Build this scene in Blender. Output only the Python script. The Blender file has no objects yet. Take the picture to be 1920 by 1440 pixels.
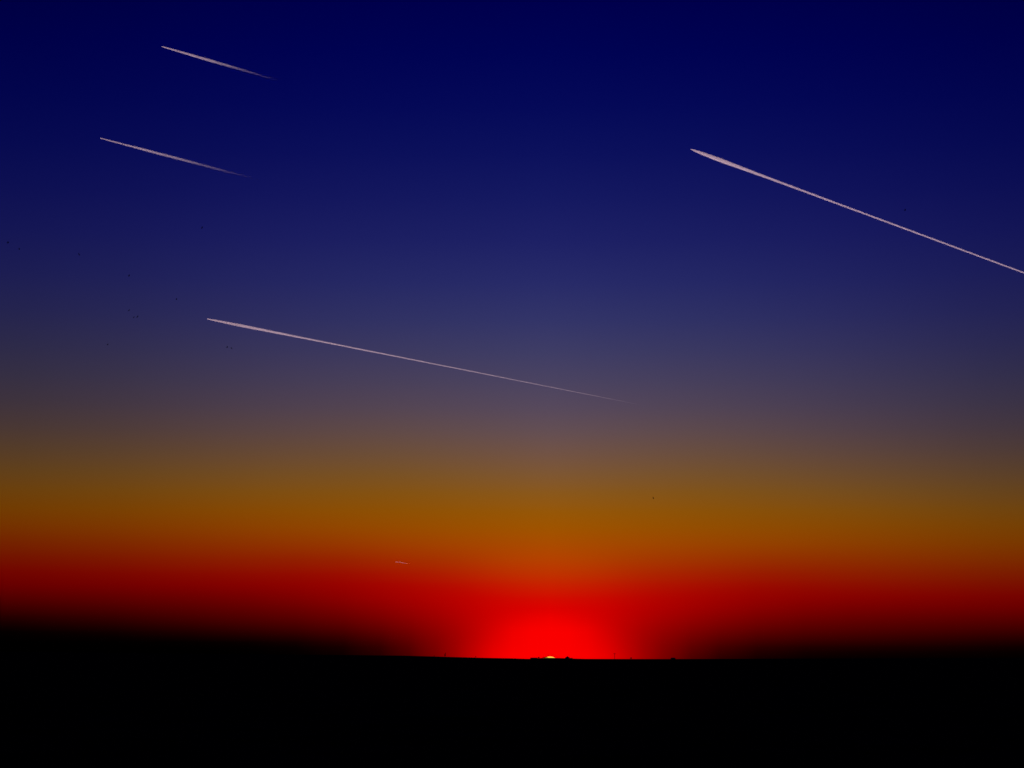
import bpy, bmesh, math, random
from mathutils import Vector

sc = bpy.context.scene

# ---- camera -------------------------------------------------------------
LENS, FPX = 75.0, 4000.0
TILT = math.atan((1234 - 720) / FPX)          # the flat horizon falls on photo row 1234
CAMZ = 1.7
cd = bpy.data.cameras.new('camera')
cam = bpy.data.objects.new('camera', cd)
sc.collection.objects.link(cam)
cd.lens = LENS
cd.sensor_width = 36
cd.clip_start = 0.1
cd.clip_end = 1500000
cam.location = (0, 0, CAMZ)
cam.rotation_euler = (math.pi / 2 + TILT, 0, 0)
sc.camera = cam

def ray(px, py):                               # view direction of a photo pixel (1920x1440)
    r, u = (px - 960) / FPX, (720 - py) / FPX
    return Vector((r, math.cos(TILT) - u * math.sin(TILT), math.sin(TILT) + u * math.cos(TILT))).normalized()

def elev(px, py): return math.degrees(math.asin(ray(px, py).z))
def azim(px, py):
    d = ray(px, py)
    return math.degrees(math.atan2(d.x, d.y))

SUN_PX = 1031
SUN_AZ = azim(SUN_PX, 1234)

# ---- world --------------------------------------------------------------
w = bpy.data.worlds.new('World')
sc.world = w
w.use_nodes = True
nt = w.node_tree
nt.nodes.clear()
N = nt.nodes.new
L = nt.links.new

def math_node(op, a, b=None, c=None, clamp=False):
    n = N('ShaderNodeMath'); n.operation = op; n.use_clamp = clamp
    for i, v in enumerate((a, b, c)):
        if v is None: continue
        if isinstance(v, (int, float)): n.inputs[i].default_value = v
        else: L(v, n.inputs[i])
    return n.outputs[0]

tc = N('ShaderNodeTexCoord')
sep = N('ShaderNodeSeparateXYZ')
nrm = N('ShaderNodeVectorMath'); nrm.operation = 'NORMALIZE'
L(tc.outputs['Generated'], nrm.inputs[0])
L(nrm.outputs[0], sep.inputs[0])
X, Y, Z = sep.outputs
EL = math_node('MULTIPLY', math_node('ARCSINE', Z), 180 / math.pi)
# azimuth from the sun, degrees, -180..180 (sun stands near +Y)
ca, sa = math.cos(math.radians(SUN_AZ)), math.sin(math.radians(SUN_AZ))
xs = math_node('SUBTRACT', math_node('MULTIPLY', X, ca), math_node('MULTIPLY', Y, sa))
ys = math_node('ADD', math_node('MULTIPLY', X, sa), math_node('MULTIPLY', Y, ca))
AZ = math_node('MULTIPLY', math_node('ARCTAN2', xs, ys), 180 / math.pi)
AZA = math_node('ABSOLUTE', AZ)
def s2l(c):
    c /= 255.0
    return c / 12.92 if c <= 0.04045 else ((c + 0.055) / 1.055) ** 2.4

EMAX = 32.0
def pos_of(y):                                  # photo row (at the sun's column) -> ramp position
    return max(0.0, min(1.0, (elev(SUN_PX, y) + 1.0) / (EMAX + 1.0)))
POS = math_node('DIVIDE', math_node('ADD', EL, 1.0), EMAX + 1.0)

# sky colour by height at several bearings away from the sun: (row, R, G, B) as seen
UPPER = {   # down to the orange band
 0:  [(-700,0,0,52),(0,0,0,77),(120,0,4,85),(240,7,12,90),(340,17,22,95),(440,28,31,101),(540,41,44,105),(620,53,55,107),(690,66,64,105),(760,84,72,96),(810,100,79,84),(860,117,84,66),(905,131,88,42),(945,146,88,12),(985,157,85,0),(1020,170,76,0)],
 4.5:[(-700,0,0,52),(0,0,0,75),(120,0,3,83),(240,6,11,88),(340,16,20,92),(440,26,29,97),(540,38,41,101),(620,49,51,102),(690,62,59,99),(760,79,67,88),(810,94,73,74),(860,107,77,55),(905,120,80,31),(945,132,79,7),(985,141,75,0),(1020,150,62,0)],
 8:  [(-700,0,0,50),(0,0,0,73),(120,0,2,81),(240,5,9,85),(340,14,17,89),(440,24,26,94),(540,35,37,96),(620,46,46,97),(695,59,55,92),(767,75,62,80),(817,89,67,66),(867,102,71,46),(912,114,73,23),(952,124,69,2),(992,131,60,0),(1027,135,45,0)],
 14: [(-700,0,0,44),(0,0,0,64),(120,0,1,72),(240,2,6,77),(345,9,12,80),(450,18,20,82),(555,28,29,81),(640,37,37,78),(710,47,44,71),(780,61,49,58),(830,72,53,45),(880,83,56,28),(925,92,55,10),(965,99,50,0),(1005,105,38,0),(1035,108,22,0)],
}
LOWER = {   # the red band, the glow and the dim air over the skyline
 0:  [(1050,182,65,0),(1080,193,48,0),(1105,205,25,0),(1130,216,4,0),(1145,226,0,0),(1162,244,0,0),(1180,252,0,0),(1240,252,0,0),(1300,120,0,0)],
 0.85:[(1050,178,64,0),(1080,189,46,0),(1105,200,22,0),(1130,209,3,0),(1145,215,0,0),(1160,224,0,0),(1180,250,0,0),(1240,252,0,0),(1300,110,0,0)],
 1.5:[(1050,174,60,0),(1080,186,40,0),(1105,197,16,0),(1130,204,1,0),(1160,206,0,0),(1180,212,0,0),(1205,230,0,0),(1240,252,0,0),(1300,60,0,0)],
 2.05:[(1050,169,56,0),(1080,180,35,0),(1105,189,12,0),(1130,192,0,0),(1160,186,0,0),(1180,182,0,0),(1205,182,0,0),(1240,196,0,0),(1300,40,0,0)],
 2.85:[(1050,163,51,0),(1080,172,28,0),(1105,178,7,0),(1130,177,0,0),(1160,162,0,0),(1180,148,0,0),(1205,134,0,0),(1240,126,0,0),(1300,20,0,0)],
 4.5:[(1050,155,45,0),(1080,160,20,0),(1105,162,3,0),(1130,153,0,0),(1155,131,0,0),(1180,102,0,0),(1205,62,0,0),(1225,26,0,0),(1240,12,0,0)],
 6:  [(1050,145,36,0),(1080,149,12,0),(1100,148,1,0),(1130,130,0,0),(1155,104,0,0),(1180,74,0,0),(1200,40,0,0),(1213,12,0,0),(1224,0,0,0)],
 8:  [(1055,137,26,0),(1085,136,4,0),(1105,128,0,0),(1130,106,0,0),(1155,84,0,0),(1175,60,0,0),(1190,34,0,0),(1200,12,0,0),(1207,0,0,0)],
 14: [(1070,107,4,0),(1090,104,0,0),(1110,96,0,0),(1135,76,0,0),(1158,46,0,0),(1172,22,0,0),(1183,3,0,0),(1188,0,0,0),(1200,0,0,0)],
}
def sink(rows, y0, y1, n0, n1): return [(y + n0 * max(0.0, min(1.0, (y - 450) / 400.0)) if y < y0 else y + n1 if y > y1 else y + n0 + (n1 - n0) * (y - y0) / (y1 - y0), a, b, c) for y, a, b, c in rows]
for T in (UPPER, LOWER):
    T[14] = sink(T[14], 1070, 1135, 28, 10)
    T[8] = sink(T[8], 1085, 1130, 15, 8)
def grade(rows, k):
    o = []
    for y, a, b, c in rows:
        m = max(0.0, 1 - abs(y - 690) / 130.0)
        n = max(0.0, 1 - abs(y - 960) / 170.0) * {14: 0.16, 8: 0.09, 4.5: 0.04}.get(k, 0.0)
        o.append((y, a * (1 + n) + 3 * m, b * (1 + n) + 1 * m, c - 6 * m))
    return o
for T in (UPPER, LOWER):
    for k in T: T[k] = grade(T[k], k)
import numpy as np
ROWS = np.array([-700, -300, 0, 100, 200, 290, 370, 450, 530, 600, 660, 715, 765, 810, 850, 890, 925, 960, 990, 1020, 1048, 1074, 1098, 1120, 1142, 1162, 1182, 1200, 1216, 1238, 1270], float)
BEAR = sorted(LOWER)
FULL = []
for k in BEAR:                                  # upper table carried to this bearing, then its own lower rows
    up = [(y,) + tuple(np.interp(k, sorted(UPPER), [np.interp(y, [q[0] for q in UPPER[m]], [q[c] for q in UPPER[m]]) for m in sorted(UPPER)]) for c in (1, 2, 3))
          for y in ROWS if y < LOWER[k][0][0] - 14 and y < 1045]
    FULL.append(up + LOWER[k])
AZS = np.arange(-24, 24.01, 0.25)
def column(a):                                  # sky colour down one bearing
    b = min(abs(a), 14.0)
    sgn = max(-15.0, min(15.0, a))              # the dusk bands sit a little higher to the left
    rr = ROWS - sgn * np.interp(ROWS, [200, 700, 1080, 1180], [0.6, 1.6, 1.6, 1.3])
    return np.array([[np.interp(b, BEAR, [np.interp(y, [q[0] for q in T], [q[c] for q in T]) for T in FULL]) for y in rr] for c in (1, 2, 3)])
FINE = np.stack([column(float(a)) for a in AZS], axis=2)
SM = np.empty_like(FINE)
for q, a in enumerate(AZS):
    sg = 0.22 + 0.13 * abs(a)
    wt = np.exp(-0.5 * ((AZS - a) / sg) ** 2); wt /= wt.sum()
    SM[:, :, q] = FINE @ wt
HALF = [0.5, 1, 1.5, 2, 2.5, 3, 3.75, 4.5, 5.5, 6.75, 8, 9.5, 11.5, 14, 16]
KEYS = [-k for k in reversed(HALF)] + [0] + HALF
col = None
for i, k in enumerate(KEYS):
    r = N('ShaderNodeValToRGB')
    cr = r.color_ramp
    cr.interpolation = 'LINEAR'
    q = int(np.argmin(np.abs(AZS - k)))
    st = sorted((pos_of(y), tuple(s2l(float(SM[c, n, q])) for c in range(3)) + (1,)) for n, y in enumerate(ROWS))
    while len(cr.elements) < len(st): cr.elements.new(0.5)
    for j, (p, c) in enumerate(st): cr.elements[j].position = p
    for j, (p, c) in enumerate(st): cr.elements[j].color = c
    L(POS, r.inputs[0])
    if col is None: col = r.outputs[0]
    else:
        mr = N('ShaderNodeMapRange')
        mr.inputs['From Min'].default_value = KEYS[i - 1]
        mr.inputs['From Max'].default_value = k
        L(AZ, mr.inputs['Value'])
        mx = N('ShaderNodeMix'); mx.data_type = 'RGBA'
        L(mr.outputs[0], mx.inputs['Factor']); L(col, mx.inputs['A']); L(r.outputs[0], mx.inputs['B'])
        col = mx.outputs['Result']
# away from the sunset (beyond what the bearings above cover) the left and right ends meet
far = N('ShaderNodeMapRange'); far.interpolation_type = 'SMOOTHSTEP'
far.inputs['From Min'].default_value = 20; far.inputs['From Max'].default_value = 180
L(AZA, far.inputs['Value'])
rear = N('ShaderNodeValToRGB')
rst = sorted((pos_of(y), tuple(s2l(float(0.5 * (SM[c, n, 0] + SM[c, n, -1]))) for c in range(3)) + (1,)) for n, y in enumerate(ROWS))
while len(rear.color_ramp.elements) < len(rst): rear.color_ramp.elements.new(0.5)
for j, (p, c) in enumerate(rst): rear.color_ramp.elements[j].position = p
for j, (p, c) in enumerate(rst): rear.color_ramp.elements[j].color = c
L(POS, rear.inputs[0])
mx = N('ShaderNodeMix'); mx.data_type = 'RGBA'
L(far.outputs[0], mx.inputs['Factor']); L(col, mx.inputs['A']); L(rear.outputs[0], mx.inputs['B'])
col = mx.outputs['Result']
bg = N('ShaderNodeBackground'); bg.inputs['Strength'].default_value = 1.0
L(col, bg.inputs['Color'])
out = N('ShaderNodeOutputWorld')
L(bg.outputs[0], out.inputs['Surface'])

# ---- sun lamp -----------------------------------------------------------
SUN_EL = -0.2                                   # its centre has just gone under the skyline
sl = bpy.data.lights.new('sun_light', 'SUN')
sl.energy = 4.2
sl.angle = math.radians(0.53)
sl.color = (1.0, 0.70, 0.78)
so = bpy.data.objects.new('sun_light', sl)
sc.collection.objects.link(so)
so.rotation_euler = (math.radians(90 - SUN_EL), 0, math.radians(180 - SUN_AZ))

# ---- exposure, cycles ---------------------------------------------------
vs = sc.view_settings
vs.view_transform = 'Standard'
vs.look = 'None'
vs.exposure = 0.0
vs.gamma = 1.0
vs.use_curve_mapping = False
sc.render.dither_intensity = 1.0
sc.cycles.use_adaptive_sampling = False
sc.cycles.volume_bounces = 3
sc.cycles.volume_max_steps = 1024

# ---- helpers ------------------------------------------------------------
rnd = random.Random(7)

def obj(name, bm, mat, parent=None, smooth=False):
    me = bpy.data.meshes.new(name)
    bm.normal_update()
    bm.to_mesh(me); bm.free()
    me.materials.append(mat)
    if smooth:
        for p in me.polygons: p.use_smooth = True
    o = bpy.data.objects.new(name, me)
    sc.collection.objects.link(o)
    o.parent = parent
    return o

def empty(name, loc, rz=0.0):
    o = bpy.data.objects.new(name, None)
    sc.collection.objects.link(o)
    o.location = loc; o.rotation_euler.z = rz
    return o

def tag(o, label=None, cat=None, group=None, kind=None):
    for k, v in (('label', label), ('category', cat), ('group', group), ('kind', kind)):
        if v: o[k] = v
    return o

def noise_mat(name, c1, c2, scale, rough=0.9, detail=6, bump=0.0, coord='Object'):
    m = bpy.data.materials.new(name); m.use_nodes = True
    t = m.node_tree; b = t.nodes['Principled BSDF']
    b.inputs['Roughness'].default_value = rough
    b.inputs['Specular IOR Level'].default_value = 0.0 if rough >= 1 else 0.2
    tcn = t.nodes.new('ShaderNodeTexCoord')
    n = t.nodes.new('ShaderNodeTexNoise')
    n.inputs['Scale'].default_value = scale; n.inputs['Detail'].default_value = detail
    t.links.new(tcn.outputs[coord], n.inputs['Vector'])
    r = t.nodes.new('ShaderNodeValToRGB')
    r.color_ramp.elements[0].color = (*c1, 1); r.color_ramp.elements[1].color = (*c2, 1)
    r.color_ramp.elements[0].position = 0.3; r.color_ramp.elements[1].position = 0.7
    t.links.new(n.outputs['Fac'], r.inputs[0]); t.links.new(r.outputs[0], b.inputs['Base Color'])
    if bump:
        bp = t.nodes.new('ShaderNodeBump'); bp.inputs['Strength'].default_value = bump
        t.links.new(n.outputs['Fac'], bp.inputs['Height']); t.links.new(bp.outputs[0], b.inputs['Normal'])
    return m

M_GROUND = noise_mat('ploughed_soil', (0.010, 0.008, 0.006), (0.028, 0.022, 0.015), 0.35, 1.0, 8, 0.0)
M_BARK = noise_mat('bark', (0.04, 0.03, 0.02), (0.09, 0.07, 0.05), 3)
M_LEAF = noise_mat('leaves', (0.03, 0.045, 0.015), (0.07, 0.10, 0.03), 0.8)
M_WOOD = noise_mat('weathered_wood', (0.08, 0.065, 0.05), (0.16, 0.13, 0.10), 2)
M_GLASSY = noise_mat('insulator_ceramic', (0.10, 0.08, 0.07), (0.14, 0.11, 0.09), 5, 0.3)
M_BOARD = noise_mat('shed_boards', (0.07, 0.055, 0.045), (0.13, 0.10, 0.08), 0.6)
M_ROOF = noise_mat('shed_roof', (0.08, 0.06, 0.055), (0.14, 0.10, 0.09), 0.5)
M_FEATHER = noise_mat('dark_feathers', (0.010, 0.010, 0.011), (0.022, 0.022, 0.024), 12, 0.7)

# ---- ground -------------------------------------------------------------
D = 5000.0                                      # distance of the skyline crest
MPP = D / FPX                                   # metres per photo pixel out there
SKYLINE = [(-2600, 1212), (-600, 1219), (0, 1222), (400, 1226), (760, 1229.3), (840, 1231.6), (900, 1233.2), (960, 1234.4),
           (992, 1235.4), (1012, 1234.4), (1020, 1233.4), (1028, 1233.4), (1031, 1235.6), (1038, 1236.4), (1046, 1235.6), (1060, 1235.2), (1110, 1235.4), (1200, 1235.6),
           (1340, 1235.6), (1500, 1235.0), (1920, 1233.5), (2600, 1231), (4600, 1228)]
def sky_row(px):
    for (a, b), (c, d) in zip(SKYLINE, SKYLINE[1:]):
        if a <= px <= c:
            t = (px - a) / (c - a)
            return b + (d - b) * t
    return SKYLINE[0][1] if px < SKYLINE[0][0] else SKYLINE[-1][1]
def at_dist(px, py, dist):                      # point on a pixel's ray at forward distance dist
    d = ray(px, py)
    k = dist / d.y
    return Vector((d.x * k, dist, CAMZ + d.z * k))
def crest_z(x):                                 # crest height at world x (at y = D)
    px = 960 + x * (FPX / D) * 1.0 / math.cos(TILT)
    for _ in range(3):
        p = at_dist(px, sky_row(px), D)
        px += (x - p.x) * FPX / D
    return at_dist(px, sky_row(px), D).z
def ground_z(x, y):
    if abs(x) > 60000 or y < -200: return 0.0
    t = max(0.0, min(1.0, (y - 600) / (D - 600)))
    s = t * t * (3 - 2 * t)
    far = max(0.0, min(1.0, (y - D) / 9000.0))
    c = crest_z(max(-4600, min(4600, x)))
    und = 0.35 * math.sin(x * 0.013 + 1.3) * math.sin(y * 0.009) * (1 - s)
    return c * s * (1 - far) - 60 * far * far + und - (0.0 if y < 5 else 0.0)

ysamp = [-40000, -8000, -1500, -300, -60, -10, 0, 6, 14, 25, 40, 60, 90, 130, 190, 270, 380, 520, 700, 950, 1250, 1650,
         2150, 2750, 3400, 4000, 4500, 4800, 4940, 5000, 5060, 5200, 5600, 6500, 9000, 14000]
xs_ = sorted(set([-90000, -40000, -15000, -9000, -6000] + [6000, 9000, 15000, 40000, 90000]
      + list(range(-4600, 4601, 100)) + [int(x * 6.25) for x in range(-60, 61)]))
bm = bmesh.new()
grid = [[bm.verts.new((x, y, ground_z(x, y))) for x in xs_] for y in ysamp]
for j in range(len(ysamp) - 1):
    for i in range(len(xs_) - 1):
        bm.faces.new((grid[j][i], grid[j][i + 1], grid[j + 1][i + 1], grid[j + 1][i]))
tag(obj('ground', bm, M_GROUND, smooth=True), kind='structure')

# ---- the sun ------------------------------------------------------------
ms = bpy.data.materials.new('sun_surface'); ms.use_nodes = True
t = ms.node_tree; t.nodes.clear()
e = t.nodes.new('ShaderNodeEmission'); e.inputs['Color'].default_value = (1.0, 0.58, 0.06, 1); e.inputs['Strength'].default_value = 1.15
t.links.new(e.outputs[0], t.nodes.new('ShaderNodeOutputMaterial').inputs['Surface'])
SUND = 900000.0
SUN_ROW = 1231.1 + FPX * math.tan(math.radians(0.265))
bm = bmesh.new()
bmesh.ops.create_uvsphere(bm, u_segments=96, v_segments=64, radius=SUND * math.tan(math.radians(0.265)))
sun = obj('sun', bm, ms, smooth=True)
sun.location = ray(SUN_PX, SUN_ROW) * SUND
tag(sun, 'yellow upper rim of the setting sun peeking over the dark horizon', 'sun')

# ---- contrails ----------------------------------------------------------
ALT = 10000.0
def at_alt(px, py):
    d = ray(px, py)
    return Vector((0, 0, CAMZ)) + d * ((ALT - CAMZ) / d.z)

def trail_mat(name, length, dens, tail_pow, fade_end, radii, tint):
    m = bpy.data.materials.new(name); m.use_nodes = True
    t = m.node_tree; t.nodes.clear()
    n = t.nodes.new; l = t.links.new
    tcn = n('ShaderNodeTexCoord')
    sp = n('ShaderNodeSeparateXYZ'); l(tcn.outputs['Object'], sp.inputs[0])
    def mth(op, a, b=None, clamp=False):
        q = n('ShaderNodeMath'); q.operation = op; q.use_clamp = clamp
        for i, v in enumerate((a, b)):
            if v is None: continue
            if isinstance(v, (int, float)): q.inputs[i].default_value = v
            else: l(v, q.inputs[i])
        return q.outputs[0]
    u = mth('DIVIDE', sp.outputs['X'], length * fade_end, clamp=True)      # 0 at the head, 1 at the tail
    fade = mth('POWER', mth('SUBTRACT', 1.0, u, clamp=True), tail_pow)
    nz = n('ShaderNodeTexNoise'); nz.inputs['Scale'].default_value = 1 / 260.0; nz.inputs['Detail'].default_value = 3
    l(tcn.outputs['Object'], nz.inputs['Vector'])
    lump = mth('ADD', 0.75, mth('MULTIPLY', nz.outputs['Fac'], 0.5))
    young = mth('ADD', 1.0, mth('MULTIPLY', mth('POWER', mth('SUBTRACT', 1.0, u, clamp=True), 40.0), 1.2))   # densest right behind the aircraft
    dn = mth('MULTIPLY', mth('MULTIPLY', mth('MULTIPLY', fade, lump), young), dens)
    # the trail thins out from its axis to its rim
    rr = n('ShaderNodeValToRGB'); el = rr.color_ramp.elements
    while len(el) < len(radii): el.new(0.5)
    rm = max(r for f, r in radii)
    for k, (f, r) in enumerate(radii): el[k].position = f
    for k, (f, r) in enumerate(radii): el[k].color = (r / rm, r / rm, r / rm, 1)
    l(mth('DIVIDE', sp.outputs['X'], length, clamp=True), rr.inputs[0])
    sq = mth('ADD', mth('MULTIPLY', sp.outputs['Y'], sp.outputs['Y']), mth('MULTIPLY', sp.outputs['Z'], sp.outputs['Z']))
    rad = mth('MULTIPLY', rr.outputs[0], rm)
    core = mth('SUBTRACT', 1.0, mth('DIVIDE', sq, mth('MULTIPLY', rad, rad)), clamp=True)
    dn = mth('MULTIPLY', dn, mth('MULTIPLY', core, 1.6))
    v = n('ShaderNodeVolumePrincipled')
    v.inputs['Color'].default_value = (*tint, 1)
    v.inputs['Anisotropy'].default_value = 0.3
    l(dn, v.inputs['Density'])
    o = n('ShaderNodeOutputMaterial'); l(v.outputs[0], o.inputs['Volume'])
    m.cycles.volume_step_rate = 0.002
    return m

def contrail(label, head, tail, prof, dens, tail_pow, fade_end=1.0, tint=(0.96, 0.93, 0.95), seg=30, bend=0.0):
    """prof: (fraction of length, width in photo pixels) as it looks from the ground"""
    A, B = at_alt(*head), at_alt(*tail)
    ln = (B - A).length
    bm = bmesh.new()
    rings = []
    radii = []
    NS = 12
    for i in range(seg + 1):
        f = i / seg
        f = f ** 1.5                                            # finer rings near the head
        for (a, b), (c, d) in zip(prof, prof[1:]):
            if a <= f <= c:
                wpx = b + (d - b) * (f - a) / (c - a); break
        dist = (A.lerp(B, f)).length
        r = 0.5 * wpx * dist / FPX * 1.2
        radii.append((f, r * 1.05))
        wob = 1 + 0.06 * math.sin(f * 131 + head[0]) * max(0, f - 0.4)
        dz = bend * math.sin(math.pi * f) + r * 0.12 * math.sin(f * 23 + head[1]) * max(0, f - 0.4)
        ring = []
        for s in range(NS):
            a = 2 * math.pi * s / NS
            ring.append(bm.verts.new((f * ln, math.cos(a) * r * wob, math.sin(a) * r * wob + dz)))
        rings.append(ring)
    for p, q in zip(rings, rings[1:]):
        for s in range(NS):
            bm.faces.new((p[s], p[(s + 1) % NS], q[(s + 1) % NS], q[s]))
    bm.faces.new(rings[0][::-1]); bm.faces.new(rings[-1])
    bmesh.ops.recalc_face_normals(bm, faces=bm.faces)
    o = obj('contrail', bm, trail_mat('ice_trail', ln, dens, tail_pow, fade_end, radii, tint), smooth=True)
    d = B - A
    o.location = A
    o.rotation_euler = d.to_track_quat('X', 'Z').to_euler()
    tag(o, label, 'contrail', 'contrails across the evening sky')
    return o

contrail('short pinkish contrail highest in the sky, at upper left', (303, 87), (550, 159),
         [(0, 1.6), (0.06, 2.6), (0.2, 4.0), (0.35, 5.0), (0.55, 4.2), (0.75, 3.2), (1, 2.2)], 0.020, 2.5)
contrail('short lilac contrail below the topmost one, nearest the left edge', (188, 259), (500, 341),
         [(0, 1.6), (0.08, 2.5), (0.25, 3.9), (0.45, 4.4), (0.7, 3.9), (1, 3)], 0.020, 2.5)
contrail('long thin pink contrail low in the sky above the orange band', (389, 598), (1210, 761),
         [(0, 1.8), (0.02, 3.4), (0.06, 4.8), (0.12, 3.8), (0.2, 2.9), (0.35, 2.4), (0.6, 2.1), (1, 1.7)], 0.0100, 1.15)
contrail('longest bright lavender contrail running off the right edge', (1296, 280), (2080, 571),
         [(0, 2.2), (0.015, 5), (0.05, 7.0), (0.1, 5.2), (0.16, 3.9), (0.3, 3.2), (0.5, 3.0), (0.7, 2.8), (1, 2.6)], 0.0080, 0.55, 1.3)
contrail('tiny orange dash of contrail just above the red glow', (741, 1053), (770, 1057.5),
         [(0, 1.2), (0.3, 2.4), (0.6, 2.2), (1, 1)], 0.0003, 0.8)

# ---- birds --------------------------------------------------------------
def bird_mesh():
    bm = bmesh.new()
    def ring(x, w, h, z=0): return [bm.verts.new((x, w * math.cos(a), z + h * math.sin(a))) for a in [k * math.pi / 3 for k in range(6)]]
    secs = [ring(0.24, .012, .012, .02), ring(0.19, .035, .035, .02), ring(0.12, .04, .04, .01), ring(0.0, .065, .06),
            ring(-.12, .05, .045), ring(-.2, .03, .02), ring(-.36, .075, .008)]
    for p, q in zip(secs, secs[1:]):
        for s in range(6): bm.faces.new((p[s], p[(s + 1) % 6], q[(s + 1) % 6], q[s]))
    bm.faces.new(secs[0][::-1]); bm.faces.new(secs[-1])
    for sgn in (-1, 1):
        st = [(0.03, .10, -.11, .01), (.22, .13, -.08, .09), (.40, .07, -.10, .08), (.50, -.04, -.10, .05)]
        top = [(bm.verts.new((a, sgn * y, z + .008)), bm.verts.new((b, sgn * y, z + .004))) for y, a, b, z in st]
        bot = [(bm.verts.new((a, sgn * y, z - .008)), bm.verts.new((b, sgn * y, z - .004))) for y, a, b, z in st]
        for k in range(3):
            bm.faces.new((top[k][0], top[k + 1][0], top[k + 1][1], top[k][1]))
            bm.faces.new((bot[k][0], bot[k][1], bot[k + 1][1], bot[k + 1][0]))
            bm.faces.new((top[k][0], bot[k][0], bot[k + 1][0], top[k + 1][0]))
            bm.faces.new((top[k][1], top[k + 1][1], bot[k + 1][1], bot[k][1]))
        bm.faces.new((top[3][0], bot[3][0], bot[3][1], top[3][1]))
    bmesh.ops.recalc_face_normals(bm, faces=bm.faces)
    return bm

BIRDS = [(15, 455, 700, 'dark bird nearest the left edge, upper of two close birds'),
         (36, 467, 720, 'dark bird just right of and below the leftmost bird'),
         (148, 477, 760, 'lone dark bird a little right of the leftmost pair of birds'),
         (242, 517, 800, 'lone dark bird above the cluster of three small birds'),
         (242, 582, 860, 'faint dark bird at the top of the cluster of three'),
         (251, 595, 820, 'lower left dark bird of the close pair in the cluster'),
         (258, 594, 740, 'darkest right hand bird of the close pair in the cluster'),
         (331, 561, 900, 'faint dark bird above the left tip of the long pink contrail'),
         (379, 427, 820, 'dark bird between the lilac contrail and the long pink contrail'),
         (426, 651, 840, 'dark bird under the head of the long pink contrail'),
         (434, 653, 1000, 'faint dark bird close right of another under the pink contrail'),
         (202, 646, 1000, 'lowest faint dark bird over the left of the dusk band'),
         (1697, 394, 760, 'lone dark bird just above the lavender contrail at right'),
         (1225, 934, 900, 'lone dark bird in the orange band right of centre')]
b0 = None
for px, py, dist, lab in BIRDS:
    if b0 is None: b = b0 = obj('bird', bird_mesh(), M_FEATHER, smooth=True)
    else:
        b = b0.copy(); sc.collection.objects.link(b)
    b.location = Vector((0, 0, CAMZ)) + ray(px, py) * dist * 0.68
    b.rotation_euler = (rnd.uniform(.6, 1.0), rnd.uniform(-.2, .2), rnd.uniform(-.5, .5) + math.pi * rnd.choice((0, 0, 0, 1)))
    s = rnd.uniform(0.85, 1.0); b.scale = (s, s, s)
    tag(b, lab, 'bird', 'birds scattered over the sky')

# ---- skyline things -----------------------------------------------------
def base_at(px):
    p = at_dist(px, sky_row(px), D)
    p.z = ground_z(p.x, p.y) - 0.15
    return p

def tube(bm, pts, rad, ns=8):
    rings = []
    for k, (p, r) in enumerate(zip(pts, rad)):
        d = (pts[min(k + 1, len(pts) - 1)] - pts[max(k - 1, 0)]).normalized()
        q = d.to_track_quat('Z', 'X')
        rings.append([bm.verts.new(p + q @ Vector((r * math.cos(2 * math.pi * s / ns), r * math.sin(2 * math.pi * s / ns), 0))) for s in range(ns)])
    for a, b in zip(rings, rings[1:]):
        for s in range(ns): bm.faces.new((a[s], a[(s + 1) % ns], b[(s + 1) % ns], b[s]))
    bm.faces.new(rings[0][::-1]); bm.faces.new(rings[-1])

def box(bm, c, s):
    r = bmesh.ops.create_cube(bm, size=1)
    for v in r['verts']: v.co = Vector((v.co.x * s[0] + c[0], v.co.y * s[1] + c[1], v.co.z * s[2] + c[2]))

def tree(name, px, h, wid, label, z0=0.18, n=420, leaf=0.55, flat=1.0):
    t = empty(name, base_at(px))
    bm = bmesh.new()
    V = Vector
    tube(bm, [V((0, 0, 0)), V((.05, 0, h * .3)), V((-.05, .05, h * .6)), V((0, 0, h * .85))], [h * .035, h * .028, h * .018, h * .006])
    for k in range(7):
        a = rnd.uniform(0, 6.28); z = h * rnd.uniform(z0 + .05, .65); ln = wid * rnd.uniform(.25, .42)
        tube(bm, [V((0, 0, z)), V((math.cos(a) * ln * .5, math.sin(a) * ln * .5, z + ln * .35)), V((math.cos(a) * ln, math.sin(a) * ln, z + ln * .6))], [h * .014, h * .010, h * .004], 6)
    obj('trunk', bm, M_BARK, t)
    bm = bmesh.new()
    lobes = [(rnd.uniform(-.3, .3) * wid, rnd.uniform(-.3, .3) * wid, h * rnd.uniform(z0 + .15, .86), rnd.uniform(.18, .3)) for _ in range(9)]
    for _ in range(n):
        lx, ly, lz, lr = rnd.choice(lobes)
        d = V((rnd.gauss(0, 1), rnd.gauss(0, 1), rnd.gauss(0, 1))).normalized() * (rnd.random() ** .4)
        p = V((lx + d.x * lr * wid, ly + d.y * lr * wid, min(h, max(h * z0, lz + d.z * lr * h * .5 * flat))))
        a = V((rnd.gauss(0, 1), rnd.gauss(0, 1), rnd.gauss(0, 1))).normalized() * leaf
        c = a.orthogonal().normalized() * leaf * .6
        bm.faces.new([bm.verts.new(p + q) for q in (a, c, -a, -c)])
    obj('crown', bm, M_LEAF, t)
    tag(t, label, 'tree', 'trees on the far skyline')
    return t

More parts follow.
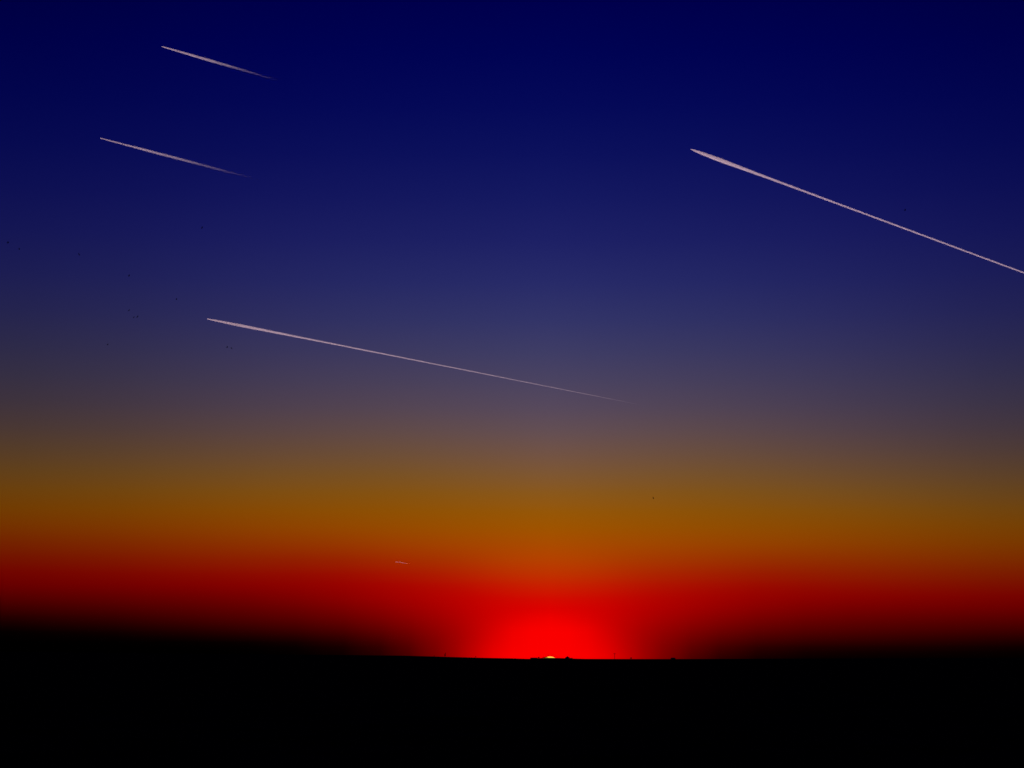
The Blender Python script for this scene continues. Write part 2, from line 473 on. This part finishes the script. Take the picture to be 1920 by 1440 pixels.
def shed(px, wid, hw, hr, dep, label, hip=1.0, rz=0.0):
    t = empty('farm_shed', base_at(px), rz)
    bm = bmesh.new(); box(bm, (0, 0, hw / 2), (wid, dep, hw)); obj('wall', bm, M_BOARD, t)
    bm = bmesh.new()
    o = .4
    pts = [(-wid / 2 - o, -dep / 2 - o, hw), (wid / 2 + o, -dep / 2 - o, hw), (wid / 2 + o, dep / 2 + o, hw), (-wid / 2 - o, dep / 2 + o, hw),
           (-wid / 2 * hip, 0, hw + hr), (wid / 2 * hip, 0, hw + hr)]
    v = [bm.verts.new((a, b, c + 0.003)) for a, b, c in pts]
    for f in ((0, 1, 5, 4), (2, 3, 4, 5), (1, 2, 5), (3, 0, 4), (3, 2, 1, 0)): bm.faces.new([v[k] for k in f])
    obj('roof', bm, M_ROOF, t)
    bm = bmesh.new(); box(bm, (wid * .2, -dep / 2 - .05, hw * .42), (2.4, .1, hw * .8)); obj('door', bm, M_WOOD, t)
    tag(t, label, 'shed', 'sheds on the far skyline')
    return t

# utility pole
p = empty('utility_pole', base_at(1152.5), 0.15)
bm = bmesh.new(); tube(bm, [Vector((0, 0, 0)), Vector((0, 0, 7)), Vector((0, 0, 14))], [.5, .45, .38]); obj('pole', bm, M_WOOD, p)
bm = bmesh.new(); box(bm, (0, -.34, 12.2), (6.4, .3, .42)); obj('crossarm', bm, M_WOOD, p)
for x in (-2.8, 0.9, 2.8):
    bm = bmesh.new()
    tube(bm, [Vector((x, -.34, 12.41)), Vector((x, -.34, 12.6)), Vector((x, -.34, 12.9)), Vector((x, -.34, 13.0))], [.08, .2, .2, .08])
    obj('insulator', bm, M_GLASSY, p)
for s in (-1, 1):
    bm = bmesh.new(); tube(bm, [Vector((s * 1.8, -.34, 12.0)), Vector((s * .25, -.30, 10.6))], [.1, .1], 6); obj('brace', bm, M_WOOD, p)
tag(p, 'tall utility pole with crossarm right of the setting sun', 'pole')

shed(1001, 17, 1.6, 0.9, 8, 'long low shed just left of the setting sun', .9)
shed(1064, 11, 2.2, 3.8, 9, 'gabled shed with peaked roof just right of the setting sun', .05)
shed(1262, 11, 1.7, 1.6, 8, 'small shed far right of the utility pole on the skyline', .7)
tree('bushy_tree', 1010, 3.6, 4.5, 'low bushy tree against the right end of the long low shed', .1, 300)
tree('bushy_tree', 1022, 2.4, 15, 'wide low thicket across the left of the sun rim', .02, 500, .45, .8)
tree('poplar_tree', 834.5, 10.5, 3.2, 'slender upright tree standing alone at left of the glow', .08, 420, .5, 1.6)
tree('bushy_tree', 814, 3.0, 2.6, 'tiny bush left of the slender upright tree', .1, 160, .4)
tree('bushy_tree', 892, 3.4, 2.2, 'tiny bush between the slender tree and the glow', .1, 160, .4)
tree('bushy_tree', 1183, 4.2, 5.0, 'small round tree right of the utility pole', .08, 320)
tree('bushy_tree', 1071, 2.6, 9, 'low bushes at the right foot of the gabled shed', .03, 300, .45)
